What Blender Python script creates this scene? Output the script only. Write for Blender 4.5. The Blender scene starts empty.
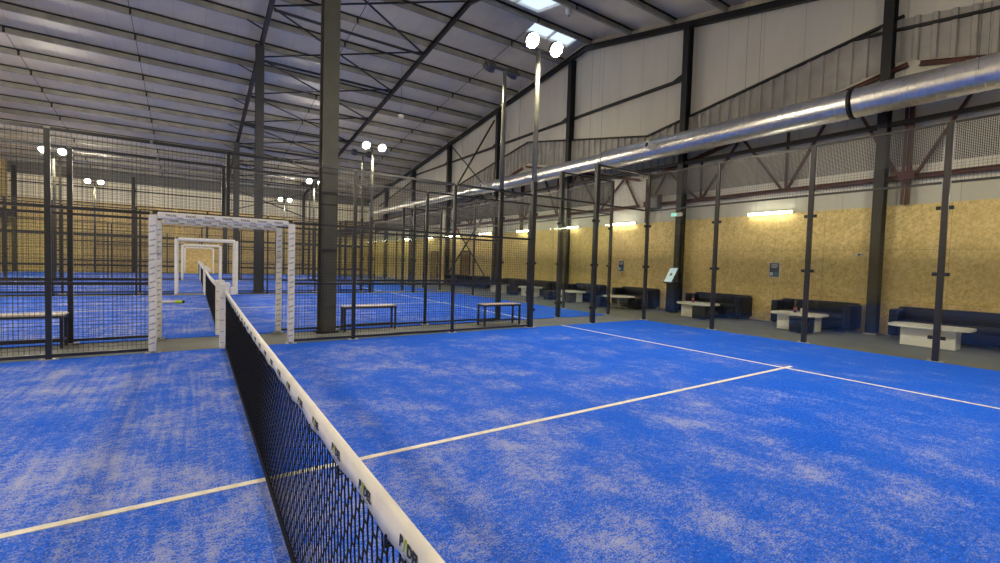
import bpy, bmesh, math, random
from mathutils import Vector, Matrix
random.seed(7)
PI = math.pi
scn = bpy.context.scene
COL = scn.collection

# ------------------------------------------------------------------ helpers
class MB:
    """collects shapes; build() links them as one mesh object"""
    def __init__(s): s.bm = bmesh.new()
    def box(s, x0, x1, y0, y1, z0, z1, M=None, bev=0, seg=2):
        r = bmesh.ops.create_cube(s.bm, size=1)
        vs = r['verts']
        T = Matrix.Translation(((x0+x1)/2, (y0+y1)/2, (z0+z1)/2)) @ Matrix.Diagonal((abs(x1-x0), abs(y1-y0), abs(z1-z0), 1))
        if bev:
            bmesh.ops.transform(s.bm, matrix=T, verts=vs)
            es = list({e for v in vs for e in v.link_edges})
            before = set(s.bm.verts) - set(vs)
            bmesh.ops.bevel(s.bm, geom=es, offset=bev, segments=seg, profile=.5, affect='EDGES')
            if M is not None:
                bmesh.ops.transform(s.bm, matrix=M, verts=[v for v in s.bm.verts if v not in before])
            return s
        if M is not None: T = M @ T
        bmesh.ops.transform(s.bm, matrix=T, verts=vs)
        return s
    def cyl(s, a, b, r, n=10, r2=None, caps=True):
        a, b = Vector(a), Vector(b); d = b-a
        q = d.to_track_quat('Z', 'Y').to_matrix().to_4x4()
        bmesh.ops.create_cone(s.bm, cap_ends=caps, segments=n, radius1=r, radius2=r if r2 is None else r2, depth=d.length,
                              matrix=Matrix.Translation((a+b)/2) @ q)
        return s
    def bar(s, a, b, w, h=None, up=(0, 0, 1)):
        """rectangular bar between two points"""
        h = w if h is None else h
        a, b = Vector(a), Vector(b); d = b-a; L = d.length; d.normalize()
        u = Vector(up)
        if abs(d.dot(u)) > .99: u = Vector((0, 1, 0))
        sd = d.cross(u).normalized(); u = sd.cross(d).normalized()
        M = Matrix((( sd.x, u.x, d.x, 0), (sd.y, u.y, d.y, 0), (sd.z, u.z, d.z, 0), (0, 0, 0, 1)))
        T = Matrix.Translation((a+b)/2) @ M @ Matrix.Diagonal((w, h, L, 1))
        bmesh.ops.create_cube(s.bm, size=1, matrix=T)
        return s
    def ibeam(s, a, b, w, h, t=.012, up=(0, 0, 1)):
        """I section: flanges of width w, depth h along up"""
        a, b = Vector(a), Vector(b); d = (b-a).normalized(); u = Vector(up)
        sd = d.cross(u).normalized(); u = sd.cross(d).normalized()
        o = u*(h/2-t/2)
        s.bar(a+o, b+o, w, t, u); s.bar(a-o, b-o, w, t, u); s.bar(a, b, t, h-2*t, u)
        return s
    def prism(s, pts, vec):
        """extrude polygon pts (3D) by vec"""
        vec = Vector(vec)
        A = [s.bm.verts.new(p) for p in pts]; B = [s.bm.verts.new(Vector(p)+vec) for p in pts]
        n = len(pts)
        s.bm.faces.new(A); s.bm.faces.new(list(reversed(B)))
        for i in range(n): s.bm.faces.new((A[i], B[i], B[(i+1) % n], A[(i+1) % n]))
        return s
    def quad(s, *p):
        s.bm.faces.new([s.bm.verts.new(q) for q in p]); return s
    def lathe(s, prof, axis='Y', n=24, c=(0, 0, 0)):
        """prof: list of (t, r) along the axis"""
        rings = []
        for t, r in prof:
            ring = []
            for k in range(n):
                a = 2*PI*k/n; u, v = r*math.cos(a), r*math.sin(a)
                p = {'Y': (u, t, v), 'Z': (u, v, t), 'X': (t, u, v)}[axis]
                ring.append(s.bm.verts.new((p[0]+c[0], p[1]+c[1], p[2]+c[2])))
            rings.append(ring)
        for A, B in zip(rings, rings[1:]):
            for k in range(n): s.bm.faces.new((A[k], A[(k+1) % n], B[(k+1) % n], B[k]))
        return s
    def mesh(s, name, smooth=False):
        bmesh.ops.recalc_face_normals(s.bm, faces=s.bm.faces[:])
        me = bpy.data.meshes.new(name); s.bm.to_mesh(me); s.bm.free()
        if smooth:
            for f in me.polygons: f.use_smooth = True
        return me
    def build(s, name, mat, parent=None, loc=None, smooth=False):
        return link(name, s.mesh(name, smooth), mat, parent, loc)

def link(name, me, mat, parent=None, loc=None):
    o = bpy.data.objects.new(name, me)
    if mat is not None and not len(me.materials): me.materials.append(mat)
    COL.objects.link(o)
    if parent is not None: o.parent = parent
    if loc is not None: o.location = loc
    return o
def tag(o, label=None, cat=None, group=None, kind=None):
    if label: o['label'] = label
    if cat: o['category'] = cat
    if group: o['group'] = group
    if kind: o['kind'] = kind
    return o
def thing(name, label, cat, loc=(0, 0, 0), rz=0, group=None, kind=None):
    o = bpy.data.objects.new(name, None); COL.objects.link(o)
    o.location = loc; o.rotation_euler = (0, 0, rz); o.empty_display_size = .1
    return tag(o, label, cat, group, kind)
def dup(root, loc, rz=None, label=None, group=None):
    r = root.copy(); COL.objects.link(r); r.location = loc
    if rz is not None: r.rotation_euler = (0, 0, rz)
    if label: r['label'] = label
    if group: r['group'] = group
    for ch in list(root.children):
        c = ch.copy(); COL.objects.link(c); c.parent = r
        for g in ch.children:
            d = g.copy(); COL.objects.link(d); d.parent = c
    return r
ORD = ['first', 'second', 'third', 'fourth', 'fifth', 'sixth', 'seventh', 'eighth', 'ninth', 'tenth', 'eleventh', 'twelfth',
       'thirteenth', 'fourteenth', 'fifteenth', 'sixteenth', 'seventeenth', 'eighteenth']

# ------------------------------------------------------------------ materials
def new_mat(name):
    m = bpy.data.materials.new(name); m.use_nodes = True
    nt = m.node_tree; b = nt.nodes['Principled BSDF']
    return m, nt, b
def N(nt, t, **kw):
    n = nt.nodes.new(t)
    for k, v in kw.items(): setattr(n, k, v)
    return n
def L(nt, a, b): nt.links.new(a, b)
def mixc(nt, fac, a, b):
    n = N(nt, 'ShaderNodeMix', data_type='RGBA')
    for sock, v in ((n.inputs[0], fac), (n.inputs[6], a), (n.inputs[7], b)):
        if hasattr(v, 'is_linked'): L(nt, v, sock)
        elif isinstance(v, (int, float)): sock.default_value = v
        else: sock.default_value = (*v, 1)
    return n.outputs[2]
def mth(nt, op, a, b=None, c=None):
    n = N(nt, 'ShaderNodeMath', operation=op)
    for i, v in enumerate((a, b, c)):
        if v is None: continue
        if hasattr(v, 'is_linked'): L(nt, v, n.inputs[i])
        else: n.inputs[i].default_value = v
    return n.outputs[0]
def ramp(nt, v, lo, hi):
    n = N(nt, 'ShaderNodeMapRange', clamp=True); L(nt, v, n.inputs[0])
    n.inputs[1].default_value = lo; n.inputs[2].default_value = hi
    return n.outputs[0]
def coords(nt, scale=(1, 1, 1)):
    t = N(nt, 'ShaderNodeTexCoord'); m = N(nt, 'ShaderNodeMapping'); m.inputs['Scale'].default_value = scale
    L(nt, t.outputs['Object'], m.inputs['Vector']); return m.outputs[0]
def noise(nt, vec, scale, detail=3, rough=.55):
    n = N(nt, 'ShaderNodeTexNoise'); n.inputs['Scale'].default_value = scale
    n.inputs['Detail'].default_value = detail; n.inputs['Roughness'].default_value = rough
    if vec is not None: L(nt, vec, n.inputs['Vector'])
    return n.outputs['Fac']
def bump(nt, h, b, strength=.3, dist=.01):
    n = N(nt, 'ShaderNodeBump'); n.inputs['Strength'].default_value = strength; n.inputs['Distance'].default_value = dist
    L(nt, h, n.inputs['Height']); L(nt, n.outputs[0], b.inputs['Normal'])
def plain(name, col, rough=.5, metal=0, var=.12, vs=6, spec=.5):
    m, nt, b = new_mat(name)
    f = noise(nt, coords(nt), vs, 4)
    c2 = tuple(max(0, c*(1-var)) for c in col); c1 = tuple(min(1, c*(1+var)) for c in col)
    L(nt, mixc(nt, ramp(nt, f, .35, .65), c1, c2), b.inputs['Base Color'])
    b.inputs['Roughness'].default_value = rough; b.inputs['Metallic'].default_value = metal
    b.inputs['Specular IOR Level'].default_value = spec
    return m

M = {}
M['post'] = plain('powder coated charcoal steel', (.020, .021, .023), .30, spec=.6)
M['mast'] = plain('grey painted mast steel', (.22, .22, .17), .35)
M['wire'] = plain('dark welded wire', (.020, .021, .024), .5)
M['black'] = plain('black plastic', (.012, .012, .014), .5)
M['steel'] = plain('dark painted structural steel', (.008, .009, .012), .5, vs=3)
M['slate'] = plain('slate painted column steel', (.034, .037, .042), .45, vs=3)
M['column'] = plain('grey green painted column steel', (.075, .075, .055), .45, vs=3)
M['redsteel'] = plain('red oxide painted steel', (.085, .026, .022), .6, vs=5, var=.25)
M['purlin'] = plain('galvanised purlin steel', (.28, .275, .24), .5, .1, vs=2, var=.18)
M['cloth'] = plain('white padding fabric', (.84, .83, .78), .6, vs=12, var=.06)
M['bandcloth'] = plain('off white net band vinyl', (.90, .88, .80), .42, vs=9, var=.05)
M['ink'] = plain('dark printed ink', (.03, .035, .05), .5)
M['limeink'] = plain('lime printed ink', (.50, .58, .06), .5)
M['greyink'] = plain('pale grey printed ink', (.30, .30, .30), .6)
M['cord'] = plain('black net cord', (.006, .006, .008), .7, spec=.2)
M['whiteline'] = plain('white turf line', (.90, .87, .72), .85, vs=14, var=.12)
M['leather'] = plain('black leather', (.011, .012, .015), .42, vs=4, var=.2, spec=.3)
M['navy'] = plain('navy leather', (.008, .010, .024), .5, vs=4, var=.2, spec=.25)
M['tablewhite'] = plain('white laminate', (.78, .77, .70), .35, vs=3, var=.03)
M['chrome'] = plain('brushed chrome', (.6, .6, .6), .25, 1)
M['benchwood'] = plain('pale bench slat laminate', (.50, .44, .36), .45, vs=10)
M['lampbody'] = plain('cast grey lamp housing', (.10, .10, .10), .45)
M['plate'] = plain('zinc base plate', (.55, .55, .52), .4, .4)
M['rubber'] = plain('rubber', (.02, .02, .02), .7)
M['offwhite'] = plain('off white plastic', (.72, .70, .64), .4)
M['greybox'] = plain('grey enclosure', (.13, .13, .12), .5)
M['orange'] = plain('orange plastic', (.75, .22, .05), .5)
M['lime'] = plain('lime plastic', (.60, .80, .05), .4)
M['green'] = plain('exit sign green', (.02, .35, .16), .5)
M['poster'] = plain('navy poster print', (.02, .05, .10), .35)
M['posterblue'] = plain('mid blue poster print', (.05, .16, .30), .35)
M['paper'] = plain('white poster paper', (.75, .75, .73), .5, var=.02)
M['bottle'] = plain('dark bottle glass', (.03, .015, .008), .12)
M['redlabel'] = plain('red bottle label', (.45, .08, .05), .5)
M['doorwood'] = plain('ochre door board', (.30, .19, .07), .5)

def emit(name, col, s):
    m, nt, b = new_mat(name)
    b.inputs['Base Color'].default_value = (*col, 1)
    b.inputs['Emission Color'].default_value = (*col, 1); b.inputs['Emission Strength'].default_value = s
    return m
FLOOD = 600.0
M['flood'] = emit('floodlight lens', (1, .885, .69), FLOOD)
M['tube'] = emit('tube light diffuser', (1, .95, .80), 17)
M['screen'] = emit('lit info screen', (.62, .80, .85), .30)
M['exitlit'] = emit('exit sign lit face', (.3, .9, .7), .8)

def glass_mat():
    m, nt, b = new_mat('clear toughened glass'); nt.nodes.remove(b)
    out = [n for n in nt.nodes if n.type == 'OUTPUT_MATERIAL'][0]
    t = N(nt, 'ShaderNodeBsdfTransparent'); t.inputs[0].default_value = (.98, .99, .965, 1)
    g = N(nt, 'ShaderNodeBsdfGlossy'); g.inputs['Roughness'].default_value = .02; g.inputs[0].default_value = (.9, .95, .9, 1)
    fr = N(nt, 'ShaderNodeLayerWeight'); fr.inputs[0].default_value = .5
    mx = N(nt, 'ShaderNodeMixShader')
    L(nt, mth(nt, 'ADD', mth(nt, 'MULTIPLY', mth(nt, 'POWER', fr.outputs['Facing'], 5.0), .75), .03), mx.inputs[0])
    L(nt, t.outputs[0], mx.inputs[1]); L(nt, g.outputs[0], mx.inputs[2]); L(nt, mx.outputs[0], out.inputs[0])
    return m
M['glass'] = glass_mat()
def sky_panel():
    m, nt, b = new_mat('translucent rooflight sheet'); nt.nodes.remove(b)
    out = [n for n in nt.nodes if n.type == 'OUTPUT_MATERIAL'][0]
    t = N(nt, 'ShaderNodeBsdfTransparent'); t.inputs[0].default_value = (.92, .95, 1, 1)
    g = N(nt, 'ShaderNodeBsdfTranslucent'); g.inputs[0].default_value = (.9, .93, .97, 1)
    mx = N(nt, 'ShaderNodeMixShader'); mx.inputs[0].default_value = .35
    L(nt, t.outputs[0], mx.inputs[1]); L(nt, g.outputs[0], mx.inputs[2]); L(nt, mx.outputs[0], out.inputs[0])
    return m
M['rooflight'] = sky_panel()

def turf_mat():
    m, nt, b = new_mat('blue sanded turf')
    v = coords(nt)
    big = noise(nt, v, .8, 4, .6)
    v2 = coords(nt, (1, .8, 1)); mid = noise(nt, v2, 2.6, 8, .74)
    fine = noise(nt, v, 95, 2, .7); fib = noise(nt, coords(nt, (.6, 1, 1)), 30, 4, .7)
    vs = coords(nt, (22, .7, 1)); streak = noise(nt, vs, 1.0, 2, .5)
    t = N(nt, 'ShaderNodeTexCoord'); sp = N(nt, 'ShaderNodeSeparateXYZ'); L(nt, t.outputs['Object'], sp.inputs[0])
    ax = mth(nt, 'ABSOLUTE', sp.outputs[0]); ay = mth(nt, 'ABSOLUTE', sp.outputs[1])
    # sand lies thick along the net and thins out towards the walls
    wear = mth(nt, 'SUBTRACT', ramp(nt, ax, 8.0, 0.2), mth(nt, 'MULTIPLY', ramp(nt, ay, 4.2, 5.0), 1.2))
    left = ramp(nt, sp.outputs[0], .6, -.4)
    patch = mth(nt, 'ADD', mth(nt, 'MULTIPLY', mid, .60), mth(nt, 'MULTIPLY', big, .40))
    patch = mth(nt, 'ADD', patch, mth(nt, 'MULTIPLY', wear, .10))
    patch = mth(nt, 'ADD', patch, mth(nt, 'MULTIPLY', left, .025))
    patch = mth(nt, 'ADD', patch, mth(nt, 'MULTIPLY', mth(nt, 'SUBTRACT', streak, .5), mth(nt, 'MULTIPLY', left, .20)))
    dens = ramp(nt, patch, .43, .90)
    grain = ramp(nt, mth(nt, 'ADD', mth(nt, 'ADD', mth(nt, 'MULTIPLY', fine, .62), mth(nt, 'MULTIPLY', fib, .38)), mth(nt, 'MULTIPLY', dens, .34)), .59, .70)
    mask = mth(nt, 'MULTIPLY', grain, mth(nt, 'ADD', mth(nt, 'MULTIPLY', dens, .64), .09))
    f2 = noise(nt, v, 40, 3)
    blue = mixc(nt, ramp(nt, f2, .3, .7), (.006, .096, .68), (.016, .168, .95))
    L(nt, mixc(nt, mask, blue, (.80, .77, .66)), b.inputs['Base Color'])
    b.inputs['Roughness'].default_value = .85; b.inputs['Specular IOR Level'].default_value = .12
    bump(nt, fine, b, .6, .006)
    return m
M['turf'] = turf_mat()
def floor_mat():
    m, nt, b = new_mat('grey green needle felt floor')
    v = coords(nt); a = noise(nt, v, 1.2, 5, .6); f = noise(nt, v, 120, 2)
    c = mixc(nt, ramp(nt, a, .3, .7), (.145, .158, .150), (.205, .213, .195))
    L(nt, mixc(nt, mth(nt, 'MULTIPLY', ramp(nt, f, .4, .7), .25), c, (.10, .11, .10)), b.inputs['Base Color'])
    b.inputs['Roughness'].default_value = .75; bump(nt, f, b, .3, .003)
    return m
M['floor'] = floor_mat()
def osb_mat():
    m, nt, b = new_mat('oriented strand board')
    cols = None
    t = N(nt, 'ShaderNodeTexCoord')
    for i, (rot, sc) in enumerate((((.5, 0, .5), (7, 7, 30)), ((-.6, 0, -.6), (9, 9, 34)), ((1.45, 0, .1), (8, 8, 32)))):
        mp = N(nt, 'ShaderNodeMapping'); mp.inputs['Rotation'].default_value = rot
        m2 = N(nt, 'ShaderNodeMapping'); m2.inputs['Scale'].default_value = sc
        L(nt, t.outputs['Object'], mp.inputs[0]); L(nt, mp.outputs[0], m2.inputs[0])
        vo = N(nt, 'ShaderNodeTexVoronoi'); vo.inputs['Scale'].default_value = 1; L(nt, m2.outputs[0], vo.inputs['Vector'])
        sp = N(nt, 'ShaderNodeSeparateColor'); L(nt, vo.outputs['Color'], sp.inputs[0])
        cols = sp.outputs[0] if cols is None else mth(nt, 'ADD', cols, sp.outputs[0])
    f = mth(nt, 'DIVIDE', cols, 3.0)
    c = mixc(nt, ramp(nt, f, .15, .75), (.64, .46, .145), (.95, .74, .32))
    big = noise(nt, coords(nt), .7, 3)
    c = mixc(nt, mth(nt, 'MULTIPLY', ramp(nt, big, .4, .7), .25), c, (.60, .41, .16))
    # board joints: every 1.22 m along the wall, 1.55 m up
    s3 = N(nt, 'ShaderNodeSeparateXYZ'); L(nt, t.outputs['Object'], s3.inputs[0])
    jl = mth(nt, 'LESS_THAN', mth(nt, 'FRACT', mth(nt, 'DIVIDE', mth(nt, 'ADD', mth(nt, 'ADD', s3.outputs[0], s3.outputs[1]), 50.3), 1.22)), .006)
    jz = mth(nt, 'LESS_THAN', mth(nt, 'FRACT', mth(nt, 'DIVIDE', mth(nt, 'ADD', s3.outputs[2], .4), 1.22)), .006)
    c = mixc(nt, mth(nt, 'MULTIPLY', mth(nt, 'MAXIMUM', jl, jz), .6), c, (.12, .08, .03))
    L(nt, c, b.inputs['Base Color']); b.inputs['Roughness'].default_value = .6
    bump(nt, f, b, .15, .003)
    return m
M['osb'] = osb_mat()
def panel_mat(name, col, pitch, axis, ribs=False):
    m, nt, b = new_mat(name)
    t = N(nt, 'ShaderNodeTexCoord'); s3 = N(nt, 'ShaderNodeSeparateXYZ'); L(nt, t.outputs['Object'], s3.inputs[0])
    u = s3.outputs[axis]
    a = noise(nt, coords(nt, (1, 1, .3)), 1.3, 4)
    c = mixc(nt, ramp(nt, a, .3, .75), col, tuple(x*.86 for x in col))
    j = mth(nt, 'LESS_THAN', mth(nt, 'FRACT', mth(nt, 'DIVIDE', mth(nt, 'ADD', u, 50), pitch)), .015 if not ribs else .12)
    L(nt, mixc(nt, mth(nt, 'MULTIPLY', j, .45), c, tuple(x*.35 for x in col)), b.inputs['Base Color'])
    w = mth(nt, 'SINE', mth(nt, 'MULTIPLY', u, 2*PI/(.09 if not ribs else pitch)))
    bump(nt, w, b, .12 if not ribs else .5, .004 if not ribs else .02)
    b.inputs['Roughness'].default_value = .45
    return m
M['panelY'] = panel_mat('cream insulated wall panel', (.65, .635, .54), 1.1, 1)
M['claddingY'] = plain('grey beige profiled cladding', (.36, .35, .32), .5, vs=2)
M['ribX'] = panel_mat('cream ribbed cladding', (.86, .82, .64), .30, 0, True)
M['roofsheet'] = panel_mat('pale roof liner sheet', (.68, .62, .49), 1.0, 0)

# ------------------------------------------------------------------ layout (metres; net of the first court along x = 0)
XL, XR, YN, YF = -10.5, 13.55, -14.0, 40.1
RY = 11.2                      # ridge
def zr(y):                     # underside of the roof sheet
    return 11.02 - (.13*(y-RY) if y > RY else .21*(RY-y))
COURT_Y0 = [-5.0, 6.32, 17.62, 28.92]
NAMES = ['nearest', 'second', 'third', 'farthest']

# floor and walls
tag(MB().box(XL-.2, XR+.2, YN-.2, YF+.2, -.2, -.012).build('floor', M['floor']), kind='structure')
# right wall
w = tag(MB().prism([(XR, YN, -.1), (XR, YF, -.1), (XR, YF, zr(YF)+.1), (XR, RY, zr(RY)+.1), (XR, YN, zr(YN)+.1)], (.2, 0, 0)).build('wall_right', M['panelY']), kind='structure')
MB().box(XR-.03, XR-.001, YN, YF, 0, 3.1).build('board_lining', M['osb'], w)
# profiled cladding strip that follows the saw tooth of the older roof
def saw(y, hi, lo):
    P = 14.5; t = ((y-.65) % P)/P
    k = abs(t-.5)*2
    return lo+(hi-lo)*k
cl = MB()
y = -12.0; step = .32; k = 0
pts = []
while y < 36:
    for (dy, d) in ((0, .02), (.20, .02), (.22, .085), (.30, .085)):
        pts.append((y+dy, d))
    y += step
prev = None
for (yy, d) in pts:
    a = cl.bm.verts.new((XR-d, yy, saw(yy, 6.5, 4.75))); b2 = cl.bm.verts.new((XR-d, yy, saw(yy, 7.5, 6.25)))
    if prev: cl.bm.faces.new((prev[0], a, b2, prev[1]))
    prev = (a, b2)
cl.build('profiled_cladding', M['claddingY'], w)
fl = MB()
for y0 in (.65-14.5+1, .65, 15.15, 29.65):
    for (ya, yb) in ((y0, y0+7.25), (y0+7.25, y0+14.5)):
        if ya > 36: continue
        fl.bar((XR-.10, ya, saw(ya, 7.5, 6.25)+.03), (XR-.10, yb-1e-4, saw(yb-1e-4, 7.5, 6.25)+.03), .08, .06)
fl.build('cladding_flashing', M['steel'], w)

w = tag(MB().prism([(XL, YN, -.1), (XL, YF, -.1), (XL, YF, zr(YF)+.1), (XL, RY, zr(RY)+.1), (XL, YN, zr(YN)+.1)], (-.2, 0, 0)).build('wall_left', M['osb']), kind='structure')
w = tag(MB().box(XL-.2, XR+.2, YF, YF+.2, -.1, zr(YF)+.1).build('wall_far', M['ribX']), kind='structure')
MB().box(XL, XR, YF-.04, YF-.001, 0, 5.0).build('board_lining', M['osb'], w)
MB().box(XL, XR, YF-.06, YF-.001, zr(YF)-.75, zr(YF)).build('eaves_flashing', M['greybox'], w)
tag(MB().box(XL-.2, XR+.2, YN-.2, YN, -.1, zr(YN)+.1).build('wall_near', M['ribX']), kind='structure')

# ceiling with the rooflight openings left out
RL = [(8.1, 10.35, 9.2, 10.65), (10.75, 13.05, 11.3, 12.05)]      # x0, x1, y0, y1
ce = MB()
def roofbox(x0, x1, y0, y1):
    ce.prism([(x0, y0, zr(y0)), (x0, y1, zr(y1)), (x0, y1, zr(y1)+.12), (x0, y0, zr(y0)+.12)], (x1-x0, 0, 0))
for (ya, yb, (x0, x1, y0, y1)) in ((YN-.2, RY, RL[0]), (RY, YF+.2, RL[1])):
    roofbox(XL-.2, x0, ya, yb); roofbox(x1, XR+.2, ya, yb); roofbox(x0, x1, ya, y0); roofbox(x0, x1, y1, yb)
ce = ce.build('ceiling', M['roofsheet']); tag(ce, kind='structure')
for i, (RLX0, RLX1, a, b) in enumerate(RL):
    f = MB()
    for xx in (RLX0, (RLX0+RLX1)/2, RLX1): f.bar((xx, a, zr(a)+.03), (xx, b, zr(b)+.03), .06, .10)
    for yy in (a, b): f.bar((RLX0, yy, zr(yy)+.03), (RLX1, yy, zr(yy)+.03), .05, .10)
    f = f.build('window_%d' % (i+1), M['offwhite']); tag(f, kind='structure')
    MB().prism([(RLX0, a, zr(a)+.06), (RLX0, b, zr(b)+.06), (RLX0, b, zr(b)+.066), (RLX0, a, zr(a)+.066)], (RLX1-RLX0, 0, 0)).build('pane', M['rooflight'], f)

# ------------------------------------------------------------------ roof steel
PD = .25                          # purlin depth
pur_f = [12.80+1.73*i for i in range(16)]
pur_n = [11.02, 8.88, 6.95, 5.05, 3.1, 1.15]
CLEAT = MB().box(-.035, .035, -.008, .008, -PD/2+.01, PD/2-.03).mesh('cleat')
def purlin(yy, label, grp):
    sgn = 1 if yy > RY else -1
    z = zr(yy)
    m = MB()
    m.box(XL, XR-.02, yy-.006, yy+.006, z-PD, z-.001)
    m.box(XL, XR-.02, yy-.006, yy+.075*sgn, z-PD-.006, z-PD+.006) if sgn > 0 else m.box(XL, XR-.02, yy-.075, yy+.006, z-PD-.006, z-PD+.006)
    o = m.build('roof_purlin', M['purlin']); tag(o, label, 'roof beam', grp)
    MB().box(XL, XR-.02, yy-.070, yy-.007, z-.045, z-.003).build('top_shade_strip', M['steel'], o)  # dark steel colour stands in for the shaded top flange under the sheet
    for xx in (-6.2, -2.25, 4.75, 10.65):
        link('cleat', CLEAT, M['steel'], o, (xx, yy-.014, z-PD/2))
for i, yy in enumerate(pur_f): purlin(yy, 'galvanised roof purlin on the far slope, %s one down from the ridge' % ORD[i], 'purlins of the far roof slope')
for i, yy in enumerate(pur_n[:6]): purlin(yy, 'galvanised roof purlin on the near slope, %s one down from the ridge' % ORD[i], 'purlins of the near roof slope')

# sag rods
for xx, lab in ((-6.2, 'thin steel rod running down the roof above the far left floodlight'), (-2.25, 'thin steel rod running down the roof above the white gates'),
                (4.75, 'thin steel rod running down the braced roof bay beside the big grey column'), (10.65, 'thin steel rod running down the roof next to the rooflights')):
    m = MB(); ys = [RY+.1]+pur_f
    for a, b in zip(ys, ys[1:]): m.cyl((xx, a, zr(a)-PD*.6), (xx, b, zr(b)-PD*.6), .011, 6)
    tag(m.build('sag_rod', M['steel']), lab, 'steel rod')

RD = .20
def rafter(x, label, mat, fly=0, w=.14):
    t = thing('roof_rafter', label, 'roof beam', (x, RY, 0))
    for (ya, yb, nm) in ((RY, YF-.05, 'far_beam'), (RY, YN+.05, 'near_beam')):
        za, zb = zr(ya)-PD-RD/2-.02, zr(yb)-PD-RD/2-.02
        MB().ibeam((0, ya-RY, za), (0, yb-RY, zb), w, RD).build('beam', mat, t)
    if fly:
        for j in range(0, len(pur_f), 2):
            yy = pur_f[j]
            MB().bar((-.09, yy-RY, zr(yy)-PD-RD), (-.62, yy-RY, zr(yy)-PD), .04).build('fly_brace', M['steel'], t)
    return t
rafter(1.85, 'dark steel rafter carried by the row of tall grey columns', M['steel'], 1)
rafter(7.7, 'dark steel rafter crossing the roof between the columns and right wall', M['steel'], 0, .11)
rafter(13.38, 'dark steel gable rafter along the top of the right wall', M['steel'])
# roof bracing between the two rafters
ny = [11.3, 14.9, 18.53, 22.15, 25.8, 29.4, 33.0, 36.6]
def zb(yy): return zr(yy)-PD-.12
for i, yy in enumerate(ny[1:]):
    tag(MB().cyl((1.95, yy, zb(yy)-.08), (7.6, yy, zb(yy)-.08), .055, 8).build('roof_strut', M['black']),
        'black tubular strut between two rafters, %s from the ridge' % ORD[i], 'roof strut', 'struts of the braced roof bay')
for i, (a, b) in enumerate(zip(ny, ny[1:])):
    m = MB(); m.bar((1.94, a, zb(a)-.02), (7.61, b, zb(b)-.02), .05, .05); m.bar((1.94, b, zb(b)+.05), (7.61, a, zb(a)+.05), .05, .05)
    tag(m.build('roof_cross_brace', M['steel']), 'thin crossed steel braces under the roof, %s panel from the ridge' % ORD[i], 'roof brace', 'crossed braces of the roof bay')

# tall inner columns (x = 1.8)
for (yy, lab) in ((6.10, 'tall thick grey column right behind the nearest fence'), (17.42, 'tall dark grey column right of the white gates, between second and third court'),
                  (28.74, 'distant dark column just left of the tall dark grey one'), (39.80, 'farthest dark column standing against the far wall')):
    zt = zr(yy)-PD-RD-.02
    t = thing('steel_column', lab, 'column', (1.79, yy, 0), group='inner steel columns')
    m = MB()
    for s in (-1, 1): m.box(-.145, .145, s*.14-.008, s*.14+.008, 0, zt)
    m.box(-.006, .006, -.132, .132, 0, zt)
    m.build('shaft', M['column'] if yy < 10 else M['slate'], t)
    p = MB().box(-.2, .2, -.17, .17, -.01, .02)
    p.build('base_plate', M['steel'], t)
    MB().box(-.16, .16, -.16, .16, 0, .012, Matrix.Translation((0, 0, zt-.012))).build('cap_plate', M['steel'], t)
    if yy < 10:
        for zz in (2.45, 3.05): MB().box(-.15, .15, -.152, -.149, zz, zz+.03).build('clamp_band', M['black'], t)
# gable columns on the right wall
gc = [(.88, 'black wall column behind the rightmost tables'), (6.30, 'black wall column behind the tilted info screen'), (12.0, 'black wall column at the roof ridge, third from the right'),
      (17.7, 'black wall column at the near side of the crossed wall braces'), (23.4, 'black wall column at the far side of the crossed wall braces'), (29.1, 'black wall column, third from the far end'),
      (34.8, 'black wall column, second from the far end')]
for yy, lab in gc:
    zt = zr(yy)-PD-.04
    t = thing('wall_column', lab, 'column', (13.36, yy, 0), group='columns of the right wall')
    m = MB()
    for s in (-1, 1): m.box(s*.135-.008, s*.135+.008, -.10, .10, 0, zt-RD+.02)
    m.box(-.127, .127, -.007, .007, 0, zt-RD+.02)
    m.build('shaft', M['steel'], t)
    MB().box(-.165, .15, -.14, .14, -.01, .02).build('base_plate', M['plate'], t)
    MB().prism([(-.10, .09, 7.75), (-.10, .55, 7.85), (-.10, .09, 8.02)], (.02, 0, 0)).build('rail_cleat', M['steel'], t) if yy > 5 else None
# sheeting rail and black pipe
tag(MB().box(13.40, 13.50, 6.45, YF-.1, 7.85, 7.94).build('sheeting_rail', M['steel']), 'long dark horizontal rail high on the right gable wall', 'wall rail')
cuts = [-6]+[c for yy, _ in gc for c in (yy-.101, yy+.101)]+[YF-.2]
for i, (a, b) in enumerate(zip(cuts[::2], cuts[1::2])):
    tag(MB().box(13.28, 13.40, a, b, 4.95, 5.05).build('tie_bar', M['black']),
        'thick black horizontal bar behind the silver duct, %s length from the right' % ORD[i], 'wall bar', 'black bars tying the wall columns')
# crossed wall bracing bay
for (z0, z1, lab) in ((.35, 4.8, 'lower crossed steel braces on the right wall'), (5.2, 9.2, 'upper crossed steel braces on the right wall under the roof')):
    m = MB(); m.bar((13.16, 17.85, z1), (13.16, 23.25, z0), .07, .07); m.bar((13.10, 17.85, z0), (13.10, 23.25, z1), .05, .05)
    tag(m.build('wall_cross_brace', M['steel']), lab, 'wall brace')
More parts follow.
